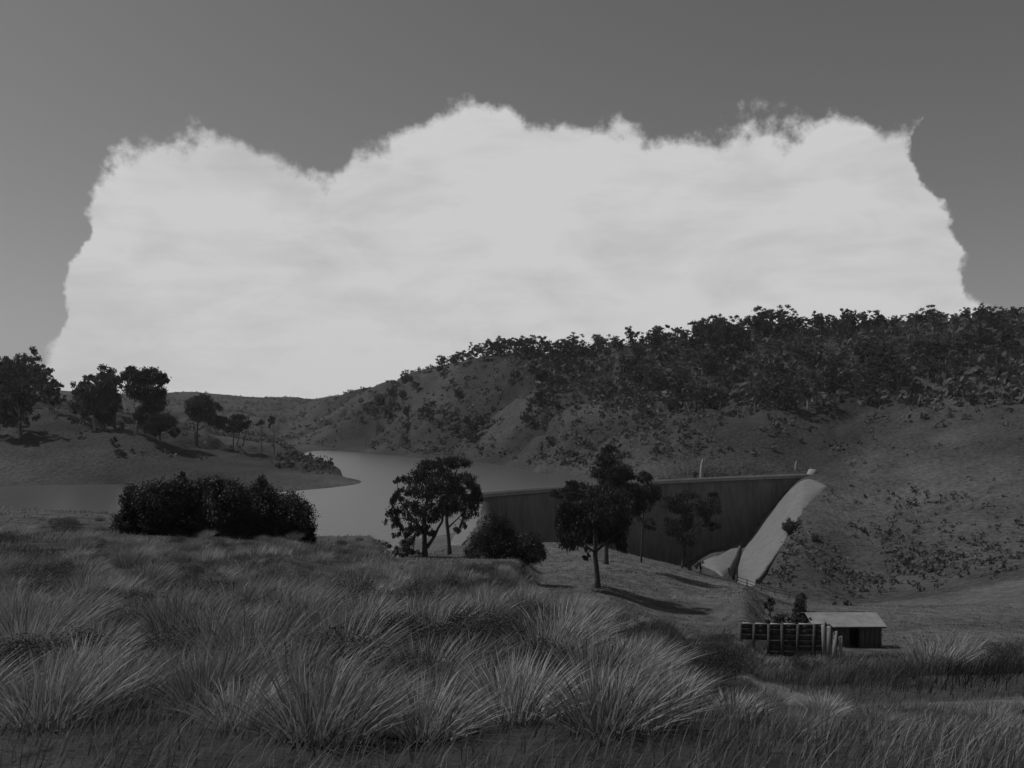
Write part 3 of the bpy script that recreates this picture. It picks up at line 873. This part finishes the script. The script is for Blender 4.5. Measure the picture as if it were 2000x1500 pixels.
for k in range(28):
    px = r2.uniform(-40, 225); dd = r2.uniform(430, 700)
    p = at(px, dd)
    if p.z < -22: continue
    zn = 'nearer' if dd < 530 else 'farther'
    hill_tree(p, float(r2.uniform(14, 28)), 'one of the %s trees on the hillside left of the spur' % zn, '%s trees left of the spur' % zn)
for px, py, h, lab in ((1040, 815, 13, 'dark leaning tree in the hollow of the main hill'), (1028, 832, 9, 'small dark tree just below the one in the hollow'),
                       (862, 842, 8, 'lowest dark tree on the open shoulder above the water'), (880, 838, 8, 'dark tree beside the lowest one on the shoulder'),
                       (1577, 800, 20, 'bare-stemmed gum tree at the lower edge of the wood'), (1320, 806, 9, 'small tree alone at the lower edge of the wood')):
    p = hit(px, py, 440, 900)
    hill_tree(p, h, lab, None)

# ------------------------------------------------------------------ scrub and grass that nobody could count


def scrub():
    n = 46000
    px = r2.uniform(-60, 2060, n); dd = np.exp(r2.uniform(math.log(235), math.log(1900), n))
    px = np.concatenate([px, r2.uniform(1480, 2060, 1700)]); dd = np.concatenate([dd, r2.uniform(235, 420, 1700)]); n = len(px)
    x = (px - CX) / F * dd; z = hz(x, dd)
    py = HZ - F * z / dd
    dens = fbm(x / 40, dd / 40, 3) + .5
    wood = np.interp(px, [600, 690, 1000, 1060, 1200, 1675, 2060], [700, 700, 700, 770, 800, 795, 790])
    hi = (py < wood) & (px > 1000)
    keep = ((z > W_ + 2.0) | (dd < 420)) & (r2.random(n) < np.where(hi, 1.0, np.clip(dens * 2.6 - .55, .08, 1)))
    keep &= ~((px < 545) & (dd < 640) & (r2.random(n) < .93))
    keep &= ~((dd < 275) & (r2.random(n) < (275 - dd) / 40))
    keep &= ~((dd < 410) & (px < 1452))                                  # no bushes on the dam, its toe and the track
    edge_l = np.interp(py, [930, 985, 1060, 1095, 1140], [1575, 1500, 1452, 1436, 1425]) - 8
    edge_r = np.interp(py, [930, 985, 1012, 1060, 1095, 1140], [1640, 1582, 1562, 1536, 1514, 1484]) + 4
    keep &= ~((dd < 420) & (fbm(x / 16 + 5, dd / 22, 3) < .02) & (r2.random(n) < .8))
    keep &= ~((dd < 425) & (px > 1480) & (py < 958) & (r2.random(n) < .85))
    keep &= ~((dd < 410) & (px > edge_l) & (px < edge_r))
    x, y, z, dd = x[keep], dd[keep], z[keep], dd[keep]
    n = len(x)
    s = np.where(dd < 420, .3 + 1.3 * r2.random(n) ** 2, .35 + 2.4 * r2.random(n) ** 2.0)
    hi = hi[keep]; s = np.where(hi, s * 1.9, s)
    C = np.stack([x, y, z + s * .45], 1)
    m = 9
    p = np.repeat(C, m, 0) + r2.normal(size=(n * m, 3)) * np.repeat(s, m)[:, None] * np.array([.5, .5, .38])
    N_ = len(p)
    ax = r2.normal(size=(N_, 3)); ax /= np.linalg.norm(ax, axis=1)[:, None]
    sd = np.cross(ax, r2.normal(size=(N_, 3))); sd /= np.linalg.norm(sd, axis=1)[:, None]
    L = np.repeat(s, m)[:, None] * r2.uniform(.35, .7, (N_, 1))
    v = np.stack([p - ax * L, p + sd * L * .55, p + ax * L, p - sd * L * .55], 1).reshape(-1, 3)
    t = np.repeat(np.repeat(r2.uniform(.7, 1.5, n), m), 4)
    o = obj('scrub', fast_mesh('scrub', v, np.arange(N_ * 4).reshape(-1, 4), tone=t), 'far_leaf_hazed')
    tag(o, 'low dark scrub dotted over the far hillsides and right bank', 'scrub', kind='stuff')


scrub()


def understorey():
    """young trees and undergrowth filling the wood below the ridge"""
    n = 2500
    px = r2.uniform(990, 2060, n); dd = r2.uniform(490, 860, n)
    x = (px - CX) / F * dd; z = hz(x, dd); py = HZ - F * z / dd
    low = np.interp(px, [1010, 1100, 1200, 1350, 1500, 1675, 2000], [720, 765, 795, 806, 806, 796, 786])
    low = low + 70 * fbm(px / 30.0, px * 0 + 4.4, 3)
    keep = (py < low) & (fbm(px / 60.0, py / 35.0, 3) > -.10)
    x, dd, z = x[keep], dd[keep], z[keep]; n = len(x)
    s = r2.uniform(1.2, 3.8, n)
    C = np.stack([x, dd, z + s * .8], 1); m = 42
    p = np.repeat(C, m, 0) + r2.normal(size=(n * m, 3)) * np.repeat(s, m)[:, None] * np.array([.5, .5, .5])
    N_ = len(p)
    ax = r2.normal(size=(N_, 3)); ax /= np.linalg.norm(ax, axis=1)[:, None]
    sd = np.cross(ax, r2.normal(size=(N_, 3))); sd /= np.linalg.norm(sd, axis=1)[:, None]
    L = r2.uniform(.35, .75, (N_, 1))
    v = np.stack([p - ax * L, p + sd * L * .6, p + ax * L, p - sd * L * .6], 1).reshape(-1, 3)
    t = np.repeat(np.repeat(r2.uniform(.4, 2.0, n), m), 4)
    o = obj('undergrowth', fast_mesh('undergrowth', v, np.arange(N_ * 4).reshape(-1, 4), tone=t), 'far_leaf_hazed')
    tag(o, 'dense dark undergrowth filling the wood below the main ridge', 'undergrowth', kind='stuff')


understorey()


def blades(x, y, h, w, tone, lean=.34, segs=2, r=r2, z=None):
    """grass blades bent by the wind towards the right"""
    n = len(x)
    if z is None: z = hz(x, y)
    yaw = r.uniform(0, math.pi, n)
    sx, sy = np.cos(yaw) * w / 2, np.sin(yaw) * w / 2 * .6
    lx = h * (lean + r.normal(0, .24, n)); ly = h * r.normal(-.03, .22, n)
    lv = []
    K = [0, .55, 1.0] if segs == 2 else [0, 1.0]
    for k, t in enumerate(K):
        cx = x + lx * t ** 1.6; cy = y + ly * t ** 1.6; cz = z - .04 + h * t * (1 - .12 * t)
        ww = 1.0 if t == 0 else (.85 if t < 1 else .12)
        lv.append((np.stack([cx - sx * ww, cy - sy * ww, cz], 1), np.stack([cx + sx * ww, cy + sy * ww, cz], 1)))
    m = len(K) * 2
    v = np.stack([q for pair in lv for q in pair], 1).reshape(-1, 3)
    base = np.arange(n)[:, None] * m
    f = np.concatenate([base + np.array([[2 * k, 2 * k + 1, 2 * k + 3, 2 * k + 2]]) for k in range(len(K) - 1)], 0)
    return v, f, np.repeat(tone, m)


PE_X = np.arange(1380, 2480, 20.0)
PE_D = path_d(PE_X) - .45
PE_Y = HZ - F * hz((PE_X - CX) / F * PE_D, PE_D) / PE_D


def room(px, d, z):
    """how tall growth may be without hiding the fence, shed, path and the bright slope behind it"""
    lim = np.interp(px, [1400, 1440, 1600, 1650, 1800, 1840], [0, 1255, 1262, 1268, 1272, 0])
    h = np.where((lim > 1000) & (d < 86), np.clip(-(lim - HZ) / F * d - z, .05, 5), 5.0)
    l2 = np.interp(px, [1100, 1130, 1165, 1290, 1400, 1440, 1450], [0, 1146, 1166, 1200, 1222, 1232, 0])
    h = np.where((l2 > 1140) & (d < 78), np.minimum(h, np.clip(-(l2 - HZ) / F * d - z, .14, 5)), h)
    l3 = np.interp(px, PE_X, PE_Y) - 6
    return np.where((px > 1420) & (d < path_d(px) - .3), np.minimum(h, np.clip(-(l3 - HZ) / F * d - z, .07, 5)), h)


# low dark heath bushes between the tussocks: spots first, so that the grass leaves them free
HV = []
for k in range(6):
    C = [(r2.normal(0, .26), r2.normal(0, .26), .22 + r2.uniform(0, .24)) for _ in range(7)]
    v, f, t = leaf_cards(C, [(.34, .34, .26)] * 7, [1700] * 7, .024, .1, r=r2)
    me = fast_mesh('heath', v, f, tone=t); me.materials.append(MATS['leaf']); HV.append(me)
HEATH = []


def zone(px):
    return ('at the far left' if px < 330 else 'left of centre' if px < 700 else 'below the forked gum' if px < 1010
            else 'below the round-headed gum' if px < 1380 else 'near the slat fence')


tries = 0
while len(HEATH) < 85 and tries < 5000:
    tries += 1
    d = math.exp(r2.uniform(math.log(7.0), math.log(62))); px = r2.uniform(-100, 2100)
    p = at(px, d); py = pix(p)[1]
    if px > 1380 and abs(d - float(path_d(px))) < 1.1: continue
    if any((p.x - q[0]) ** 2 + (p.y - q[1]) ** 2 < (.085 * d) ** 2 for q in HEATH): continue
    s = r2.uniform(.40, .85) * (1 if d < 15 else 1.25)
    if s > float(room(np.array(px), d, p.z)): continue
    o = bpy.data.objects.new('heath_bush', HV[len(HEATH) % 6]); COL.objects.link(o)
    o.location = p; o.scale = (s * 1.5, s * 1.3, s); o.rotation_euler = (0, 0, r2.uniform(-.6, .6))
    row = 'nearest' if d < 11 else 'middle' if d < 26 else 'farther'
    tag(o, 'one of the %s low dark heath bushes %s' % (row, zone(px)), 'bush', 'heath bushes, %s, %s' % (row, zone(px)))
    HEATH.append((p.x, p.y, s))


def grass_field(name, n, d0, d1, hr, wr, label, segs=2, spread=1.15, clump=.0, px0=-250, px1=2250):
    d = np.sqrt(r2.uniform(d0 ** 2, d1 ** 2, n))
    px = r2.uniform(px0, px1, n)
    x = (px - CX) / F * d; y = d
    big = fbm(x / 2.6 + 3, y / 2.6, 3)
    patch = fbm(x / 9 + 31, y / 9, 3)
    z = hz(x, y); py = HZ - F * z / d
    keep = r2.random(n) < np.clip(.66 + clump * big * 3.6, .26, 1)
    on = (px > 1415) & (np.abs(d - path_d(px)) < .38 + 1.0 * fbm(px / 25.0, d * 1.5, 3))
    keep &= ~(on & (r2.random(n) < .70))
    for q in HEATH:
        keep &= (x - q[0]) ** 2 + ((y - q[1]) * .8) ** 2 > (q[2] * .55) ** 2
    # mown looking bright slope right of the round-headed gum is shorter
    x, y, big, patch, d = x[keep], y[keep], big[keep], patch[keep], d[keep]
    n = len(x)
    h = r2.uniform(hr[0], hr[1], n) * np.clip(1 + clump * 2.4 * big, .45, 2)
    h = np.minimum(h, room(px[keep], d, z[keep]))
    tone = np.clip(.78 + 3.0 * patch + 1.8 * big, .16, 1.8) * r2.uniform(.65, 1.3, n)
    v, f, t = blades(x, y, h, r2.uniform(wr[0], wr[1], n), tone, segs=segs)
    o = obj(name, fast_mesh(name, v, f, tone=t), 'grass')
    tag(o, label, 'grass', kind='stuff')


grass_field('grass', 72000, 3.2, 16, (.08, .30), (.005, .011), 'long dry grass leaning in the wind close to the viewer', clump=1.0)
grass_field('grass', 62000, 15, 48, (.14, .38), (.02, .045), 'dry grass covering the middle of the near slope', clump=.9)
grass_field('grass', 70000, 45, 165, (.10, .30), (.06, .14), 'short dry grass on the far part of the near slope', segs=1, clump=.7, px0=-150, px1=2150)



def trodden():
    n = 16000
    px = r2.uniform(1400, 2200, n); d = path_d(px) + r2.normal(0, .42, n)
    x = (px - CX) / F * d
    v, f, t = blades(x, d, r2.uniform(.03, .10, n), r2.uniform(.004, .010, n), r2.uniform(.7, 1.6, n), segs=1, z=hz(x, d) + .03)
    o = obj('grass', fast_mesh('trodden', v, f, tone=t), 'grass')
    tag(o, 'short trodden grass on the foot path at lower right', 'grass', kind='stuff')


trodden()

# ------------------------------------------------------------------ tussocks: each a thing of its own


def tussock_variant(k, n=460):
    a = r2.uniform(0, 6.28, n); rr = np.sqrt(r2.random(n)) * .34
    x, y = rr * np.cos(a), rr * np.sin(a)
    h = r2.uniform(.55, 1.0, n) * (1 - .35 * rr / .34)
    w = r2.uniform(.007, .016, n)
    yaw = r2.uniform(0, math.pi, n)
    lx = h * (.17 + r2.normal(0, .13, n)) + x * 1.35; ly = y * 1.35 + h * r2.normal(0, .14, n)
    K = [0, .4, .75, 1.0]; lv = []
    for t in K:
        cx, cy = x + lx * t ** 1.7, y + ly * t ** 1.7
        cz = -.08 + h * t * (1 - .18 * t)
        ww = [1, .95, .7, .1][K.index(t)]
        sx, sy = np.cos(yaw) * w / 2 * ww, np.sin(yaw) * w / 2 * ww
        lv += [np.stack([cx - sx, cy - sy, cz], 1), np.stack([cx + sx, cy + sy, cz], 1)]
    v = np.stack(lv, 1).reshape(-1, 3)
    base = np.arange(n)[:, None] * 8
    f = np.concatenate([base + np.array([[2 * q, 2 * q + 1, 2 * q + 3, 2 * q + 2]]) for q in range(3)], 0)
    me = fast_mesh('tussock', v, f, tone=np.repeat(r2.uniform(.8, 1.8, n) * (1.15 + .18 * (k % 3 - 1)), 8))
    me.materials.append(MATS['tussock_grass'])
    return me


TUS = [tussock_variant(k) for k in range(8)]
pl = []
tries = 0
while len(pl) < 300 and tries < 15000:
    tries += 1
    d = math.exp(r2.uniform(math.log(5.0), math.log(66)))
    px = r2.uniform(-150, 2150)
    p = at(px, d); py = pix(p)[1]
    if px > 1380 and abs(d - float(path_d(px))) < 1.1: continue
    if px > 1640 and 7.5 < d < 12: continue
    if any((p - q).length < max(.55, d * .038) for q in pl): continue
    s = r2.uniform(.42, .78) * (1 if d < 9 else 1.35)
    rm = float(room(np.array(px), d, p.z))
    if s > rm and not (px > 1420 and d < 7.5): continue
    if px > 1420: s = min(s, max(.28, rm))
    pl.append(p)
    o = bpy.data.objects.new('grass_tussock', TUS[int(r2.integers(0, 8))]); COL.objects.link(o)
    o.location = p
    o.scale = (s * r2.uniform(.9, 1.3), s * r2.uniform(.9, 1.3), s); o.rotation_euler = (0, 0, r2.uniform(-.5, .5))
    row = 'big windblown pale tussocks close by' if d < 12 else 'pale tussocks halfway down the slope' if d < 28 else 'small pale tussocks far down the slope'
    tag(o, 'one of the %s, %s' % (row, zone(px)), 'grass tussock', '%s, %s' % (row, zone(px)))

# ------------------------------------------------------------------ slat fence, pickets, shed
def fence():
    d = 42.0
    s = d / F
    a = at(1445, d); b = at(1604, d - 1.0)
    root = empty('slat_fence', a)
    tag(root, 'dark weathered slat fence with posts low on the right of the slope', 'fence')
    X = lambda px: (px - CX) * s
    tops = lambda px: (HZ - np.interp(px, [1445, 1604], [1221, 1211])) * s
    posts = [1447, 1470, 1497, 1521, 1548, 1577, 1603]
    pos = []
    for k, px in enumerate(posts):
        y = d - 1.0 * k / 6; x = X(px); z0 = float(hz(x, y)); zt = tops(px) + random.uniform(.02, .10)
        m = MB().box((x - a.x, y - a.y, (z0 - .3 + zt) / 2 - a.z), (.13, .12, zt - z0 + .3), Matrix.Rotation(random.uniform(-.04, .04), 3, 'Y'))
        obj('post', m.mesh('post'), 'old_wood', root); pos.append((x, y, zt))
    for k in range(len(pos) - 1):
        (x0, y0, t0), (x1, y1, t1) = pos[k], pos[k + 1]
        y0 += .085; y1 += .085
        ln = math.hypot(x1 - x0, y1 - y0); rz = math.atan2(y1 - y0, x1 - x0)
        nb = 6 if k > 1 else 3
        for j in range(nb):
            zz = (t0 + t1) / 2 - .12 - j * .25 - random.uniform(0, .02)
            ry = -math.atan2((t1 - t0) * .6, ln) + random.uniform(-.008, .008)
            m = MB().box(((x0 + x1) / 2 - a.x, (y0 + y1) / 2 - a.y, zz - a.z), (ln - .02, .03, .232), Matrix.Rotation(rz, 3, 'Z') @ Matrix.Rotation(ry, 3, 'Y'))
            obj('slat', m.mesh('slat'), 'old_wood', root)
        m = MB().box(((x0 + x1) / 2 - a.x, (y0 + y1) / 2 - .08 - a.y, (t0 + t1) / 2 + .01 - a.z), (ln - .14, .10, .06), Matrix.Rotation(rz, 3, 'Z'))
        obj('top_rail', m.mesh('top_rail'), 'pale_wood', root)
    # pale split pickets
    p0 = at(1609, 40.5)
    g = empty('picket_gate', p0)
    tag(g, 'short run of pale split pickets stepping down right of the slat fence', 'gate')
    s2 = 40.5 / F
    for px, top, wd in ((1609, 1219, .14), (1619, 1223, .17), (1630, 1232, .18), (1642, 1242, .14)):
        x = (px - CX) * s2; z0 = float(hz(x, 40.5)); zt = (HZ - top) * s2
        m = MB().box((x - p0.x, 0, (z0 - .3 + zt) / 2 - p0.z), (wd, .05, zt - z0 + .3), Matrix.Rotation(random.uniform(-.05, .05), 3, 'Y'))
        for q in (4, 7):
            m.v[q] = (m.v[q][0], m.v[q][1], m.v[q][2] - random.uniform(.02, .10))
        obj('picket', m.mesh('picket'), 'pale_wood', g)
    for px, top in ((1614, 1218), (1625, 1224), (1636, 1236)):
        x = (px - CX) * s2; z0 = float(hz(x, 40.7)); zt = (HZ - top) * s2
        m = MB().tube([(x - p0.x, .2, z0 - .3 - p0.z), (x - p0.x + .03, .2, zt - p0.z)], [.05, .04], 7)
        obj('stake', m.mesh('stake'), 'old_wood', g)


fence()


def shed():
    d = 88.0; s = d / F
    x0, x1 = (1592 - CX) * s, (1722 - CX) * s
    zt = (HZ - 1222) * s                    # eave
    p = at(1660, d); zb = min(float(hz(x0, d)), float(hz(x1, d)), p.z) - .5
    root = empty('shed', Vector(((x0 + x1) / 2, d, p.z)))
    tag(root, 'low timber shed with pale corrugated iron roof and dark doorway', 'shed')
    o = root.location
    L = x1 - x0; dep = 4.2
    door = ((1658 - CX) * s, (1680 - CX) * s)
    # boards of the front wall
    x = x0; k = 0
    while x < x1 - .05:
        w = min(.46 + random.uniform(-.03, .03), x1 - x)
        if not (x + w / 2 > door[0] and x + w / 2 < door[1]):
            b = MB().box((x + w / 2 - o.x, random.uniform(-.012, .012), (zt + zb) / 2 - .05 - o.z), (w - .025, .04, zt - zb - .1))
            obj('board', b.mesh('board'), 'old_wood', root)
        x += w
    b = MB().box((0, .09, (zt + zb) / 2 - o.z - .08), (L - .2, .05, zt - zb - .16)); 
    # back and side walls
    w = MB()
    w.box((0, dep, (zt + zb) / 2 - o.z), (L, .06, zt - zb + .9))
    w.box((x0 - o.x + .03, dep / 2, (zt + zb) / 2 - o.z - .06), (.05, dep - .14, zt - zb - .12)); w.box((x1 - o.x - .03, dep / 2, (zt + zb) / 2 - o.z - .06), (.05, dep - .14, zt - zb - .12))
    obj('wall', w.mesh('wall'), 'old_wood', root)
    obj('doorway_shade_panel', MB().box(((door[0] + door[1]) / 2 - o.x, dep * .5, (zt + zb) / 2 - o.z - .2), (door[1] - door[0] + 1.2, .05, zt - zb - .3)).mesh('doorway'), 'painted_door_shade', root)  # added panel, coloured near black as the shade within the doorway
    f = MB()
    f.box((door[0] - .05 - o.x, -.06, (zt + zb) / 2 - o.z), (.12, .10, zt - zb - .1)); f.box((door[1] + .05 - o.x, -.06, (zt + zb) / 2 - o.z), (.12, .10, zt - zb - .1))
    obj('door_frame', f.mesh('door_frame'), 'old_wood', root)
    # roof sheets, corrugated, front pitch then back pitch
    ns = 9; sw = (L + .7) / ns
    rz_ = (HZ - 1196) * (d + 2.1) / F
    for side in (0, 1):
        for k in range(ns):
            v, fc = [], []
            m = 24
            for i in range(m + 1):
                xx = x0 - .35 + k * sw + (sw + .03) * i / m
                zc = .022 * math.sin(i / m * 2 * math.pi * 6) + (.012 if k % 2 else 0) + random.uniform(0, .001)
                if side == 0: a_, b_ = (-.35, zt - .02), (2.1, rz_)
                else: a_, b_ = (2.1, rz_ - .03), (dep + .35, zt + .25)
                v += [(xx - o.x, a_[0], a_[1] + zc - o.z), (xx - o.x, b_[0], b_[1] + zc - o.z)]
                if i: fc.append([2 * i - 2, 2 * i, 2 * i + 1, 2 * i - 1])
            obj('roof_sheet', fast_mesh('roof_sheet', v, fc), 'iron_roof', root)
    obj('fascia', MB().box((0, -.30, zt - .10 - o.z), (L + .68, .05, .14)).mesh('fascia'), 'old_wood', root)


shed()


def post_fence():
    pts = [(1438, 1139), (1459, 1144), (1487, 1150), (1513, 1157), (1541, 1164), (1568, 1170)]
    g = [hit(px, py, 110, 175) for px, py in pts]
    root = empty('post_and_rail_fence', g[0]); tag(root, 'faint post and rail fence along the brow above the gorge', 'fence')
    for p in g:
        obj('post', MB().box((p.x - g[0].x, p.y - g[0].y, p.z - g[0].z + .45), (.16, .16, 1.5)).mesh('post'), 'old_wood', root)
    for a, b in zip(g[:-1], g[1:]):
        for h in (.5, 1.0):
            m = MB().tube([a - g[0] + Vector((0, -.11, h)), b - g[0] + Vector((0, -.11, h))], [.05, .05], 6)
            obj('rail', m.mesh('rail'), 'old_wood', root)


post_fence()

# ------------------------------------------------------------------ pale dead trunks by the dam crest


def stump(px, top, bot, wide_px, label, d0, d1, crooked=True):
    p = hit(px, bot, d0, d1); s = p.y / F
    h = (bot - top) * s; r = wide_px * s / 2
    root = empty('dead_tree', p); tag(root, label, 'dead tree')
    m = MB().tube([(0, 0, -.8), (.1 * r, 0, h * .25), (.25 * r, 0, h * .6), (.55 * r, 0, h * .85), (1.0 * r, 0, h)], [r * 1.15, r, r * .88, r * .7, r * .35], 9)
    obj('trunk', m.mesh('trunk', True), 'pale_bark', root)
    if crooked:
        for k, (dx, dz) in enumerate(((-2.8, .16), (3.4, .22), (1.8, .10))):
            b = MB().tube([(.4 * r, 0, h * .86), (dx * r * .5, .2, h * (.92 + dz * .3)), (dx * r, .3, h * (.92 + dz))], [r * .24, r * .16, r * .06], 6)
            obj('branch', b.mesh('branch', True), 'pale_bark', root)


stump(1370, 896, 930, 7.5, 'tall bleached dead tree trunk with broken branches above the dam crest', 395, 450)
stump(1554, 900, 917, 4, 'short pale dead stump on the grass near the right end of the dam', 405, 470, crooked=False)
p = hit(1358, 931, 392, 440)
dome('shrub', 1357, 930, p.y, [(1357, 925, 3, 6)], 'small dark bush left of the bleached dead trunk', leaf=.5)

# ------------------------------------------------------------------ the air over the valley


def haze():
    m = bpy.data.materials.new('haze'); m.use_nodes = True
    nt = m.node_tree; nt.nodes.clear()
    o = N(nt, 'ShaderNodeOutputMaterial'); v = N(nt, 'ShaderNodeVolumePrincipled')
    v.inputs['Color'].default_value = (.9, .9, .9, 1); v.inputs['Density'].default_value = HAZE
    nt.links.new(v.outputs[0], o.inputs['Volume'])
    MATS['haze'] = m
    me = MB().box((0, 0, 10), (8800, 8800, 260)).mesh('haze')
    tag(obj('haze', me, 'haze'), 'thin pale haze in the air over the valley', 'haze', kind='stuff')


HAZE = 5e-5
haze()
